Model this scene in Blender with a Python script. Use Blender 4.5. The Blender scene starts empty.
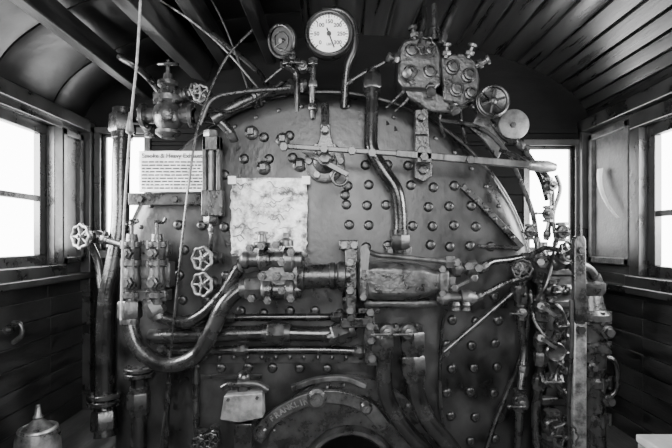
import bpy, bmesh, math, random
from mathutils import Vector, Matrix
random.seed(7)
D=1.8; F=450.0; HZ=240.0; ZC=0.85
def V(px,py,y=0.0):
    s=(D+y)/F
    return Vector(((px-336)*s, y, ZC+(HZ-py)*s))
def U(n,y=0.0): return n*(D+y)/F
def PT(l): return [V(*p) for p in l]
X=Vector((1,0,0)); Y=Vector((0,1,0)); Z=Vector((0,0,1))
COL=bpy.context.scene.collection
# ---------------- materials
def mat(name,lo,hi,rough=.45,metal=0.0,bump=.3,scale=14,st=(1,1,1),fine=90,p0=.38,p1=.68,rv=.14,dist=.003,spec=.5):
    m=bpy.data.materials.new(name); m.use_nodes=True
    n=m.node_tree; N=n.nodes; L=n.links; b=N['Principled BSDF']
    tc=N.new('ShaderNodeTexCoord'); mp=N.new('ShaderNodeMapping'); mp.inputs['Scale'].default_value=st
    L.new(tc.outputs['Object'],mp.inputs['Vector'])
    a=N.new('ShaderNodeTexNoise'); a.inputs['Scale'].default_value=scale; a.inputs['Detail'].default_value=9; a.inputs['Roughness'].default_value=.65
    L.new(mp.outputs['Vector'],a.inputs['Vector'])
    r=N.new('ShaderNodeValToRGB'); r.color_ramp.elements[0].position=p0; r.color_ramp.elements[1].position=p1
    r.color_ramp.elements[0].color=(lo,lo,lo,1); r.color_ramp.elements[1].color=(hi,hi,hi,1)
    L.new(a.outputs['Fac'],r.inputs['Fac']); L.new(r.outputs['Color'],b.inputs['Base Color'])
    f=N.new('ShaderNodeTexNoise'); f.inputs['Scale'].default_value=fine; f.inputs['Detail'].default_value=4
    L.new(mp.outputs['Vector'],f.inputs['Vector'])
    mr=N.new('ShaderNodeMapRange'); mr.inputs['From Min'].default_value=.3; mr.inputs['From Max'].default_value=.7
    mr.inputs['To Min'].default_value=max(.05,rough-rv); mr.inputs['To Max'].default_value=min(1,rough+rv)
    L.new(a.outputs['Fac'],mr.inputs['Value']); L.new(mr.outputs['Result'],b.inputs['Roughness'])
    bp=N.new('ShaderNodeBump'); bp.inputs['Strength'].default_value=bump; bp.inputs['Distance'].default_value=dist
    L.new(f.outputs['Fac'],bp.inputs['Height']); L.new(bp.outputs['Normal'],b.inputs['Normal'])
    b.inputs['Metallic'].default_value=metal
    b.inputs['Specular IOR Level'].default_value=spec
    return m
M_PLATE=mat('sooty_boiler_steel',.003,.038,.38,.35,.30,8,(1,1,.7),55,p0=.40,p1=.68,rv=.16,dist=.004,spec=.7)
M_IRON=mat('oily_cast_iron',.010,.06,.30,.5,.4,18,spec=.8)
M_CAST=mat('greasy_casting',.018,.10,.34,.5,.5,16,spec=.8,dist=.004)
M_STUD=mat('flat_black_stud',.006,.03,.34,.3,.3,20,spec=.8)
M_DARK=mat('black_iron',.004,.018,.32,.3,.3,16,spec=.8)
M_PIPE=mat('black_painted_pipe',.005,.026,.24,.3,.25,12,spec=.9)
M_BRASS=mat('dull_brass_grey',.03,.15,.32,.7,.4,16,spec=.7)
M_BRIGHT=mat('worn_bright_steel',.14,.4,.34,.7,.3,20)
M_WHEEL=mat('worn_painted_handwheel',.05,.26,.4,.5,.4,30)
M_LEVER=mat('worn_lever_steel',.015,.13,.36,.5,.4,12,(1,1,.3))
M_WOOD=mat('stained_ceiling_boards',.008,.045,.30,.0,.15,5,(6,.5,6),24,rv=.05,spec=.7)
M_BEAM=mat('dark_roof_beam',.003,.014,.45,.0,.3,6,(5,1,5),30,spec=.4)  # near-black with stretched noise
M_LINE=mat('roof_shade_sheet',.004,.018,.40,.0,.3,3,(1,1,1),10,spec=.5,dist=.01)  # shade of the left roof, put into the colour
M_WALL=mat('dark_wall_boards',.006,.035,.42,.0,.4,6,(1,1,4),40)
M_FRONT=mat('dark_front_boards',.002,.008,.75,.0,.3,6,(1,1,4),40,spec=.12)  # near-black, more matt version of the wall boards
M_FRAME=mat('window_frame_wood',.008,.04,.32,.0,.3,8,(1,1,1),40,spec=.6)
M_FLOOR=mat('worn_floor_planks',.02,.10,.6,.0,.5,6,(4,1,1),40)
M_PAPER=mat('aged_paper',.62,.85,.6,.0,.2,9)
M_SHEET=mat('soiled_sheet',.10,.78,.33,.0,.9,17,(1,1,1),26,p0=.38,p1=.54,dist=.02)
M_INK=mat('ink',.02,.04,.7)
M_GREYINK=mat('faded_ink',.08,.2,.7)
M_DIAL=mat('dial_enamel',.8,.9,.35,bump=.05)
M_CORD=mat('cotton_cord',.15,.35,.9,bump=.6,scale=60)
M_LAG=mat('weathered_lagging',.03,.14,.5,.2,.5,16)
M_BLACK=mat('firehole_dark',.001,.003,.95,spec=.05)  # black that paints the darkness inside the firehole
M_BOX=mat('pale_tin',.3,.5,.45,.1,.15,12)
M_GBOX=mat('scuffed_grey_tin',.10,.28,.4,.3,.3,20)
M_CAN=mat('tin_oil_can',.08,.28,.35,.7,.2,20)
# ---------------- mesh builder
def basis(n):
    n=n.normalized(); h=Z if abs(n.z)<.9 else X
    u=n.cross(h).normalized(); v=n.cross(u).normalized(); return u,v
def catmull(P,res):
    if len(P)<3: return list(P)
    out=[]; Q=[P[0]*2-P[1]]+list(P)+[P[-1]*2-P[-2]]
    for i in range(1,len(Q)-2):
        a,b,c,d=Q[i-1:i+3]
        for k in range(res):
            t=k/res
            out.append(.5*((2*b)+(c-a)*t+(2*a-5*b+4*c-d)*t*t+(3*b-a-3*c+d)*t**3))
    out.append(P[-1]); return out
class MB:
    def __init__(s): s.bm=bmesh.new()
    def rings(s,R,closed=False,cap=True):
        vs=[[s.bm.verts.new(p) for p in r] for r in R]
        n=len(vs[0]); m=len(vs)
        for i in range(m if closed else m-1):
            a=vs[i]; b=vs[(i+1)%m]
            for j in range(n):
                k=(j+1)%n
                try: s.bm.faces.new((a[j],a[k],b[k],b[j]))
                except ValueError: pass
        if cap and not closed:
            for r in (vs[0],vs[-1]):
                try: s.bm.faces.new(r)
                except ValueError: pass
        return s
    def lathe(s,c,ax,prof,seg=20,ph=0):
        ax=ax.normalized(); u,v=basis(ax)
        return s.rings([[c+ax*t+(u*math.cos(2*math.pi*k/seg+ph)+v*math.sin(2*math.pi*k/seg+ph))*max(r,.0002) for k in range(seg)] for t,r in prof])
    def cyl(s,a,b,r,r2=None,seg=16):
        r2=r if r2 is None else r2; d=(b-a).length
        return s.lathe(a,b-a,[(0,r),(d,r2)],seg)
    def hexn(s,c,ax,r,h): return s.lathe(c,ax,[(-h/2,r*.92),(-h*.4,r),(h*.4,r),(h/2,r*.9)],6)
    def sph(s,c,r,sc=(1,1,1),seg=16):
        R=[]
        for i in range(1,seg//2):
            a=math.pi*i/(seg//2)
            R.append([c+Vector((math.sin(a)*math.cos(2*math.pi*k/seg)*r*sc[0],math.sin(a)*math.sin(2*math.pi*k/seg)*r*sc[1],math.cos(a)*r*sc[2])) for k in range(seg)])
        return s.rings(R)
    def tube(s,P,r,seg=12,res=7):
        P=catmull(P,res); n=len(P)
        t0=(P[1]-P[0]).normalized(); u,v=basis(t0); R=[]
        for i,p in enumerate(P):
            t=(P[min(i+1,n-1)]-P[max(i-1,0)])
            if t.length<1e-9: t=t0
            t=t.normalized()
            u=(u-t*u.dot(t)).normalized(); v=t.cross(u)
            rr=r(i/(n-1)) if callable(r) else r
            R.append([p+(u*math.cos(2*math.pi*k/seg)+v*math.sin(2*math.pi*k/seg))*rr for k in range(seg)])
        return s.rings(R)
    def torus(s,c,ax,R0,r,seg=32,rs=8,sn=0,sa=0.0):
        u,v=basis(ax); ax=ax.normalized(); R=[]
        for i in range(seg):
            a=2*math.pi*i/seg
            rad=R0*(1+sa*math.cos(sn*a)); d=u*math.cos(a)+v*math.sin(a)
            R.append([c+d*(rad+r*math.cos(2*math.pi*k/rs))+ax*r*math.sin(2*math.pi*k/rs) for k in range(rs)])
        return s.rings(R,closed=True)
    def box(s,c,sz,rot=None):
        h=Vector(sz)/2
        P=[Vector((x*h.x,y*h.y,z*h.z)) for x,y,z in [(-1,-1,-1),(1,-1,-1),(1,1,-1),(-1,1,-1),(-1,-1,1),(1,-1,1),(1,1,1),(-1,1,1)]]
        if rot: P=[rot@p for p in P]
        v=[s.bm.verts.new(c+p) for p in P]
        for f in [(0,3,2,1),(4,5,6,7),(0,1,5,4),(1,2,6,5),(2,3,7,6),(3,0,4,7)]: s.bm.faces.new([v[i] for i in f])
        return s
    def bb(s,x0,x1,y0,y1,z0,z1): return s.box(Vector(((x0+x1)/2,(y0+y1)/2,(z0+z1)/2)),(abs(x1-x0),abs(y1-y0),abs(z1-z0)))
    def pbox(s,a,b,c,d,y0,y1):
        p=V(a,b,y0); q=V(c,d,y0); return s.bb(p.x,q.x,y0,y1,q.z,p.z)
    def prism(s,poly,y0,y1):
        P=[V(x,y,y0) for x,y in poly]
        return s.rings([P,[p+Y*(y1-y0) for p in P]])
    def bar(s,a,b,w,t):
        d=b-a; L=d.length; d.normalize(); n=Y-d*Y.dot(d)
        if n.length<.05: n=Z-d*Z.dot(d)
        n.normalize(); m=d.cross(n)
        rot=Matrix((d,n,m)).transposed()
        return s.box((a+b)/2,(L,t,w),rot)
    def strap(s,P,w,t):
        P=catmull(P,6); n=len(P); R=[]
        for i,p in enumerate(P):
            d=(P[min(i+1,n-1)]-P[max(i-1,0)]).normalized(); m=Vector((-d.z,0,d.x)); m.normalize()
            R.append([p+m*w/2-Y*t/2,p-m*w/2-Y*t/2,p-m*w/2+Y*t/2,p+m*w/2+Y*t/2])
        return s.rings(R)
    def wheel(s,c,n,R,spokes=5,sn=8,sa=.07,r=None):
        n=n.normalized(); r=r or R*.15
        s.torus(c,n,R,r,40,8,sn,sa); u,v=basis(n)
        for i in range(spokes):
            a=2*math.pi*i/spokes; s.cyl(c,c+(u*math.cos(a)+v*math.sin(a))*R,R*.1,R*.09,8)
        s.cyl(c-n*R*.22,c+n*R*.22,R*.26,None,12); s.hexn(c+n*R*.3,n,R*.16,R*.2); return s
    def flange(s,c,ax,r,h,nb=6):
        ax=ax.normalized(); s.lathe(c,ax,[(-h/2,r*.97),(-h*.4,r),(h*.4,r),(h/2,r*.97)],24); u,v=basis(ax)
        for i in range(nb):
            a=2*math.pi*(i+.5)/nb; p=c+(u*math.cos(a)+v*math.sin(a))*r*.78
            s.lathe(p,ax,[(-h*.95,r*.12),(h*.95,r*.12)],6)
        return s
    def text(s,body,size,loc,extr=.0004,rz=0,bold=0):
        cu=bpy.data.curves.new('t','FONT'); cu.body=body; cu.size=size; cu.align_x='CENTER'; cu.align_y='CENTER'; cu.extrude=extr; cu.offset=bold
        o=bpy.data.objects.new('t',cu); COL.objects.link(o); bpy.context.view_layer.update()
        me=bpy.data.meshes.new_from_object(o.evaluated_get(bpy.context.evaluated_depsgraph_get()))
        me.transform(Matrix.Translation(loc)@Matrix.Rotation(math.pi/2,4,'X')@Matrix.Rotation(rz,4,'Z')); s.bm.from_mesh(me)
        bpy.data.objects.remove(o); bpy.data.meshes.remove(me); bpy.data.curves.remove(cu); return s
    def split(s):
        bm=s.bm; bm.verts.ensure_lookup_table(); bm.verts.index_update(); comp={}; comps=[]
        for v in bm.verts:
            if v.index in comp: continue
            st=[v]; comp[v.index]=len(comps); idx=[]
            while st:
                w=st.pop(); idx.append(w.index)
                for e in w.link_edges:
                    o=e.other_vert(w)
                    if o.index not in comp: comp[o.index]=len(comps); st.append(o)
            co=[bm.verts[i].co for i in idx]
            comps.append([[min(p[k] for p in co) for k in range(3)],[max(p[k] for p in co) for k in range(3)],idx])
        n=len(comps)
        if n<2 or n>160: return [s]
        par=list(range(n))
        def fd(i):
            while par[i]!=i: i=par[i]
            return i
        for i in range(n):
            for j in range(i):
                a,b=comps[i],comps[j]
                if all(a[0][k]-.001<=b[1][k] and b[0][k]-.001<=a[1][k] for k in range(3)): par[fd(i)]=fd(j)
        roots=sorted({fd(i) for i in range(n)})
        if len(roots)<2 or len(roots)>40: return [s]
        out=[]
        for r in roots:
            keep=set()
            for i in range(n):
                if fd(i)==r: keep.update(comps[i][2])
            m=MB.__new__(MB); m.bm=bm.copy(); m.bm.verts.ensure_lookup_table()
            bmesh.ops.delete(m.bm,geom=[v for v in m.bm.verts if v.index not in keep],context='VERTS'); out.append(m)
        bm.free(); return out
    def done(s,name,m,bev=0.0):
        bm=s.bm; bmesh.ops.recalc_face_normals(bm,faces=bm.faces)
        for f in bm.faces: f.smooth=True
        for e in bm.edges:
            if len(e.link_faces)==2 and e.calc_face_angle(0)>math.radians(38): e.smooth=False
        xs=[v.co for v in bm.verts]
        lo=Vector([min(p[i] for p in xs) for i in range(3)]); hi=Vector([max(p[i] for p in xs) for i in range(3)])
        c=(lo+hi)/2
        bmesh.ops.translate(bm,verts=bm.verts,vec=-c)
        me=bpy.data.meshes.new(name); bm.to_mesh(me); bm.free(); me.materials.append(m)
        o=bpy.data.objects.new(name,me); COL.objects.link(o); o.location=c
        if bev:
            b=o.modifiers.new('bevel','BEVEL'); b.width=bev; b.segments=2; b.limit_method='ANGLE'; b.angle_limit=math.radians(40)
        o['_lo']=list(lo); o['_hi']=list(hi); return o
THINGS=[]; NOSPLIT={'dial_markings','printing','cast_lettering','bezel','end_plate','sheet'}
class Thing:
    def __init__(s,name,label,cat,group=None):
        s.n=name; s.l=label; s.c=cat; s.g=group; s.p=[]; THINGS.append(s)
    def add(s,mb,name,m,label=None,sub=None,bev=0.0):
        r=None
        for q in ([mb] if name in NOSPLIT else mb.split()):
            o=q.done(name,m,bev)
            if label: o['label']=label
            s.p.append((o,sub)); r=r or o
        return r
    def copy(s,o,loc,sub=None):
        c=o.copy(); COL.objects.link(c); d=Vector(loc)-o.location; c.location=loc
        c['_lo']=list(Vector(o['_lo'])+d); c['_hi']=list(Vector(o['_hi'])+d); s.p.append((c,sub)); return c
    def fin(s):
        if len(s.p)==1: o=s.p[0][0]; o.name=s.n
        else:
            lo=Vector([min(q['_lo'][i] for q,_ in s.p) for i in range(3)]); hi=Vector([max(q['_hi'][i] for q,_ in s.p) for i in range(3)])
            o=bpy.data.objects.new(s.n,None); COL.objects.link(o); o.empty_display_size=.05
            o.location=((lo.x+hi.x)/2,(lo.y+hi.y)/2,lo.z)
            W={q:q.location.copy() for q,_ in s.p}
            for q,sub in s.p:
                if sub: q.parent=sub; q.location=W[q]-W[sub]
                else: q.parent=o; q.location=W[q]-o.location
        o['label']=s.l; o['category']=s.c
        if s.g: o['group']=s.g
        for q,_ in s.p:
            del q['_lo']; del q['_hi']
def struct(mb,name,m,bev=0.0):
    o=mb.done(name,m,bev); o['kind']='structure'; del o['_lo']; del o['_hi']; o['label']=name.split('_')[0]+' of the wooden locomotive cab'; o['category']=name.split('_')[0]; return o
# ---------------- room
HW=1.28; YF=.5; YB=-2.3; ZS=1.42; ZT=1.90
mb=MB(); NP=32
bm=mb.bm
pi_=[];po=[]
for i in range(NP):
    a0=math.pi*i/NP; a1=math.pi*(i+1)/NP; e=.1*(a1-a0)
    for a,dr in ((a0,.014),(a0+e,0),(a1-e,0),(a1,.014)):
        pi_.append(((HW+.02+dr)*math.cos(a),ZS+(ZT-ZS+dr)*math.sin(a))); po.append(((HW+.08)*math.cos(a),ZS+(ZT-ZS+.07)*math.sin(a)))
R=[[Vector((p[0],YB,p[1])),Vector((p[0],YF,p[1])),Vector((q[0],YF,q[1])),Vector((q[0],YB,q[1]))] for p,q in zip(pi_,po)]
mb.rings(R); bmesh.ops.remove_doubles(bm,verts=bm.verts,dist=1e-6)
struct(mb,'ceiling',M_WOOD)
mb=MB()
x=-1.4
while x<1.4:
    mb.bb(x,x+.118,YB,YF,-.03,0); x+=.12
mb.bb(-1.4,1.4,YB,YF,-.06,-.031)
struct(mb,'floor',M_FLOOR,.003)
def wallgrid(mb,axis,pos,thick,a0,a1,z0,z1,holes,board=None,zb=None):
    As=sorted({a0,a1}|{h[0] for h in holes}|{h[1] for h in holes}); Zs=sorted({z0,z1}|{h[2] for h in holes}|{h[3] for h in holes})
    def put(aa,ab,za,zb_,p0,p1):
        if axis=='y': mb.bb(aa,ab,p0,p1,za,zb_)
        else: mb.bb(p0,p1,aa,ab,za,zb_)
    for i in range(len(As)-1):
        for j in range(len(Zs)-1):
            ca=(As[i]+As[i+1])/2; cz=(Zs[j]+Zs[j+1])/2
            if any(h[0]<ca<h[1] and h[2]<cz<h[3] for h in holes): continue
            put(As[i],As[i+1],Zs[j],Zs[j+1],pos,pos+thick)
            if board:
                sg=-1 if thick>0 else 1
                k0=math.ceil((Zs[j]-z0)/board-1e-6)
                cuts=[Zs[j]]+[z0+k*board for k in range(k0,200) if Zs[j]+.004<z0+k*board<Zs[j+1]-.004]+[Zs[j+1]]
                for q in range(len(cuts)-1):
                    if zb and cuts[q+1]>zb+1e-4: continue
                    put(As[i],As[i+1],cuts[q]+.002,cuts[q+1]-.002,pos,pos+sg*.012)
def frompx(x0,y0,x1,y1,y): p=V(x0,y0,y); q=V(x1,y1,y); return (p.x,q.x,q.z,p.z)
hl=frompx(102,134,146,250,YF); hr=frompx(528,146,574,250,YF)
mb=MB(); wallgrid(mb,'y',YF,.05,-HW-.05,HW+.05,0,ZS,[hl,hr],.09)
P=[Vector(((HW+.06)*math.cos(math.pi*i/32),YF,ZS+(ZT-ZS+.05)*math.sin(math.pi*i/32))) for i in range(33)]
mb.rings([P,[p+Y*.05 for p in P]])
struct(mb,'wall_front',M_FRONT,.0015)
hb=(-.85,.85,.75,1.62)
mb=MB(); wallgrid(mb,'y',YB,-.05,-HW-.05,HW+.05,0,1.78,[hb]); struct(mb,'wall_back_added',M_WALL)  # unseen rear wall, added to cut flat light from the open back
HL=(-.85,.20,.74,1.36); HR=(-.9,.06,.70,1.32)
mb=MB(); wallgrid(mb,'x',-HW,-.05,YB,YF,0,ZS+.02,[HL],.085,.62); struct(mb,'wall_left',M_WALL,.002)
mb=MB(); wallgrid(mb,'x',HW,.05,YB,YF,0,ZS+.02,[HR],.075,.62); struct(mb,'wall_right',M_WALL,.002)
def win_side(n,h,sx,zbar,ybar):
    x=sx*HW; mb=MB(); w=.045
    def fr(a,b,c,d,x0,x1): mb.bb(x+sx*x0,x+sx*x1,a,b,c,d)
    fr(h[0]-.07,h[1]+.06,h[3],h[3]+.06,-.03,.0); fr(h[0]-.07,h[1]+.06,h[2]-.05,h[2],-.05,.0)
    fr(h[1],h[1]+.06,h[2],h[3],-.03,0); fr(h[0]-.06,h[0],h[2],h[3],-.03,0)
    fr(h[0],h[1],h[3]-w,h[3],.005,.035); fr(h[0],h[1],h[2],h[2]+w,.005,.035)
    fr(h[1]-w,h[1],h[2]+w,h[3]-w,.005,.035); fr(h[0],h[0]+w,h[2]+w,h[3]-w,.005,.035)
    fr(h[0]+w,h[1]-w,zbar-.012,zbar+.012,.008,.03)
    if ybar is not None: fr(ybar-.015,ybar+.015,h[2]+w,h[3]-w,.008,.03)
    struct(mb,'window_%d'%n,M_FRAME,.003)
win_side(1,HL,-1,V(30,196,.05).z,-.35); win_side(2,HR,1,V(660,213,-.03).z,-.45)
def win_front(n,h):
    mb=MB()
    for (a,b,c,d,p,q) in [(h[0]-.03,h[1]+.03,h[3],h[3]+.03,-.02,0),(h[0]-.03,h[1]+.03,h[2]-.04,h[2],-.035,0),(h[0]-.03,h[0],h[2],h[3],-.02,0),(h[1],h[1]+.03,h[2],h[3],-.02,0),
        (h[0],h[0]+.015,h[2],h[3],.01,.03),(h[1]-.015,h[1],h[2],h[3],.01,.03),(h[0],h[1],h[3]-.015,h[3],.01,.03),(h[0],h[1],h[2],h[2]+.015,.01,.03)]:
        mb.bb(a,b,YF+p,YF+q,c,d)
    struct(mb,'window_%d'%n,M_FRAME,.002)
win_front(3,hl); win_front(4,hr)
for i,(sx,h,z) in enumerate(((-1,HL,.66),(1,HR,.625))):
    mb=MB(); mb.bb(sx*HW,sx*(HW-.06),YB,YF,z,z+.03); struct(mb,'trim_%d'%(i+1),M_FRAME,.004)
    mb=MB(); mb.bb(sx*HW,sx*(HW-.05),YF-.05,YF,0,ZS); struct(mb,'trim_%d'%(i+3),M_FRAME,.004)
    mb=MB(); mb.bb(sx*HW,sx*(HW-.05),YB,YF,ZS-.03,ZS+.03); struct(mb,'trim_%d'%(i+5),M_FRAME,.004)
    y0=h[1]+.075; y1=YF-.06; mb=MB()
    z0,z1=.74,1.37
    for a,b,c,d in ((y0,y1,z0,z0+.03),(y0,y1,z1-.03,z1),(y0,y0+.03,z0,z1),(y1-.03,y1,z0,z1)): mb.bb(sx*HW,sx*(HW-.025),a,b,c,d)
    mb.bb(sx*HW,sx*(HW-.008),y0,y1,z0,z1)
    struct(mb,'trim_%d'%(i+7),M_LAG if sx>0 else M_FRAME,.003)
for i,(bx,bz,w) in enumerate(((-.99,1.64,.05),(-.78,1.745,.11),(-.58,1.79,.06),(-.36,1.82,.05))):
    mb=MB(); mb.bar(Vector((bx,-.9,bz)),Vector((bx+(.10 if i==1 else .03),.49,bz-.03)),w,.09); struct(mb,'trim_%d'%(9+i),M_BEAM if i!=1 else M_WALL,.006)
# added dark curved sheet, keeps the left half of the roof shaded; two seams
for i,(ya,yb_) in enumerate(((-.9,-.12),(-.11,.24),(.25,.495))):
    R=[]
    for k in range(33):
        a=math.pi*(1-.46*k/32); ca,sa=math.cos(a),math.sin(a)
        def q(d): return Vector(((HW+.02-d)*ca,0,ZS+(ZT-ZS-d)*sa))
        R.append([q(-.001)+Y*ya,q(.010)+Y*ya,q(.016)+Y*(ya+.02),q(.016)+Y*(yb_-.02),q(.010)+Y*yb_,q(-.001)+Y*yb_])
    mb=MB(); mb.rings(R); struct(mb,'trim_%d'%(13+i),M_LINE)
# ---------------- boiler backhead
CX=V(325,305).x; CZ=V(325,305).z; YE=.485
T=Thing('boiler_backhead','large arched black riveted steel boiler end plate, oily and sooty','boiler')
def outline(r,y,c=64):
    P=[Vector((CX-r,y,0.001))]
    for i in range(c+1):
        a=math.pi-math.pi*i/c; P.append(Vector((CX+r*math.cos(a),y,CZ+r*math.sin(a))))
    P.append(Vector((CX+r,y,0.001))); return P
mb=MB(); mb.rings([outline(r,y) for r,y in ((.785,0),(.808,.002),(.832,.012),(.854,.034),(.868,.066),(.874,.10),(.874,YE))])
T.add(mb,'end_plate',M_PLATE)
mb=MB()
A=[math.pi*(1-k/48) for k in range(49)]
def band(r0,r1,y0,y1):
    R=[]
    for a in A:
        ca,sa=math.cos(a),math.sin(a)
        R.append([Vector((CX+r*ca,y,CZ+r*sa)) for r,y in ((r0,y0+.008),(r0+.006,y0),(r1-.006,y0),(r1,y0+.008),(r1,y1),(r0,y1))])
    R.insert(0,[Vector((p.x,p.y,.001)) for p in R[0]]); R.append([Vector((p.x,p.y,.001)) for p in R[-1]])
    mb.rings(R)
band(.889,.910,.14,YE)
T.add(mb,'jacket_rim',M_STUD)
mb=MB(); c=V(345,195); mb.lathe(c,-Y,[(0,.0205),(.004,.0200),(.009,.017),(.012,.012),(.012,.006),(.008,.005),(.008,.0)],14)
bolt=T.add(mb,'staybolt',M_STUD); nb=1
def ok(px,py):
    r=math.hypot(px-325,min(0,py-305)); return r<180 and abs(px-325)<180
for (x0,x1,y0,y1,sx,sy) in ((345,505,166,256,21,20),(448,510,296,440,23,24),(196,345,368,388,26,22),(214,322,137,170,25,21),(180,226,176,320,23,25),(240,345,312,326,25,25)):
    yy=y0; row=0
    while yy<=y1:
        xx=x0+(row%2)*4
        while xx<=x1:
            if ok(xx,yy) and not (390<xx<410 and 190<yy<262) and not(300<xx<350 and yy<182) and nb<99:
                T.copy(bolt,V(xx+random.uniform(-1.5,1.5),yy+random.uniform(-1.5,1.5))+(bolt.location-c)); nb+=1
            xx+=sx
        yy+=sy; row+=1
c=Vector((CX,-.0,CZ+.80)); mb=MB(); mb.sph(c,.010,(1,.7,1),10); rv=T.add(mb,'rivet',M_STUD)
for i in range(-13,14):
    a=math.pi/2+i*.117
    if i: T.copy(rv,(CX+.80*math.cos(a),.0,CZ+.80*math.sin(a)))
for px in range(206,370,14): T.copy(rv,V(px,357)-Y*.008)
mb=MB(); mb.pbox(198,351,376,363,-.008,.002); mb.pbox(200,375,262,379,-.008,.002); T.add(mb,'seam_strip',M_STUD,bev=.001)
mb=MB(); mb.strap([V(462,186,-.01),V(478,201,-.01),V(506,230,-.01),V(522,247,-.01)],U(6),.018); mb.strap([V(478,246,-.01),V(500,247,-.01),V(520,248,-.01)],U(3.5),.016)
T.add(mb,'corner_stay',M_IRON,bev=.002)
for k in range(6): T.copy(rv,V(468+k*9,191.5+k*9.2,-.02))
mb=MB(); mb.cyl(V(444,352,-.03),V(516,290,-.03),U(2.2)); mb.hexn(V(444,352,-.02),Y,U(5),.03); mb.hexn(V(516,290,-.02),Y,U(5),.03); T.add(mb,'diagonal_stay',M_BRASS)
# firehole: lined arch low on the plate
cc=V(350,470)
AA=[math.radians(172-164*i/22) for i in range(23)]
mb=MB(); R=[]
for a in AA:
    e=Vector((math.cos(a),0,math.sin(a)*1.0)); R.append([cc+e*.158-Y*.05,cc+e*.168-Y*.062,cc+e*.182-Y*.062,cc+e*.192-Y*.045,cc+e*.192,cc+e*.158])
mb.rings(R); T.add(mb,'firehole_ring',M_CAST)
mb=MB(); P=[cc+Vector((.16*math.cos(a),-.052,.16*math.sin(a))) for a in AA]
mb.rings([P,[p+Y*.05 for p in P]]); T.add(mb,'firehole',M_BLACK)  # solid black filler painted as the unlit depth of the opening
# fire door plate and curved arm
T=Thing('firedoor_linkage','broad riveted cast iron door plate with curved lettered arm','firebox door')
mb=MB(); R=[]
for i in range(27):
    a=math.radians(168-158*i/26); e=Vector((math.cos(a),0,math.sin(a)))
    ro=.335+.05*math.sin(math.radians((168-158*i/26)-20)*1.2)
    p0=cc+e*.195; p1=cc+e*ro
    R.append([p0-Y*.03,p0-Y*.036,p1-Y*.036,p1-Y*.02,p1-Y*.004,p0-Y*.004])
mb.rings(R); T.add(mb,'door_plate',M_IRON)
mb=MB(); q0=cc+Vector((.345*math.cos(math.radians(150)),-.038,.345*math.sin(math.radians(150)))); mb.sph(q0,.009,(1,.7,1),10); r2=T.add(mb,'rivet',M_CAST)
for d in range(138,20,-11): T.copy(r2,cc+Vector((.352*math.cos(math.radians(d)),-.038,.352*math.sin(math.radians(d)))))
mb=MB(); mb.strap([V(256,440,-.06),V(270,420,-.06),V(292,406,-.06),V(317,397,-.06),V(345,398,-.06),V(368,408,-.06),V(386,428,-.06)],U(13),.02); T.add(mb,'curved_arm',M_CAST,bev=.004)
mb=MB(); mb.strap([V(292,388,-.05),V(316,380,-.05),V(344,378,-.05),V(366,386,-.05)],U(5),.03); T.add(mb,'guide_rib',M_LEVER,bev=.003)
mb=MB()
for p,r in (((317,397),9.5),((366,406),6),((262,430),5.5)): mb.lathe(V(p[0],p[1],-.06),-Y,[(0,U(r)),(.022,U(r)),(.03,U(r*.7)),(.033,U(r*.7)),(.033,U(r*.3)),(.05,U(r*.3))],20)
T.add(mb,'pivot_pin',M_BRASS)
mb=MB()
for k,ch in enumerate('FRANKLIN'):
    t=k/7; x=272+34*t; y=419-17*t+3*math.sin(math.pi*t)*-1
    mb.text(ch,.03,V(x,y,-.072),.0015,rz=math.radians(38-18*t),bold=.0006)
T.add(mb,'cast_lettering',M_BRIGHT)
# ---------------- generic fittings
def pathdir(P,t):
    Q=catmull(P,7); i=min(len(Q)-2,int(t*(len(Q)-1))); f=t*(len(Q)-1)-i; return Q[i]+(Q[i+1]-Q[i])*f,(Q[i+1]-Q[i]).normalized()
def pipe(pts,r,label,m=M_PIPE,nuts=(),fl=(),name='pipe',nm=None):
    P=PT(pts); ym=sum(p.y for p in P)/len(P); rw=U(r,ym)
    T=Thing(name,label,'pipe'); mb=MB(); mb.tube(P,rw,14 if r>3 else 8); T.add(mb,'tube',m)
    for t in nuts:
        c,d=pathdir(P,t); mb=MB(); mb.hexn(c,d,rw*1.5,rw*2.2); mb.lathe(c,d,[(-rw*1.8,rw*1.2),(rw*1.8,rw*1.2)],14); T.add(mb,'union_nut',nm or M_IRON)
    for t in fl:
        c,d=pathdir(P,t); mb=MB(); mb.flange(c-d*rw*.35,d,rw*1.9,rw*.5); mb.flange(c+d*rw*.35,d,rw*1.9,rw*.5); T.add(mb,'flange',nm or M_IRON)
    return T
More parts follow.
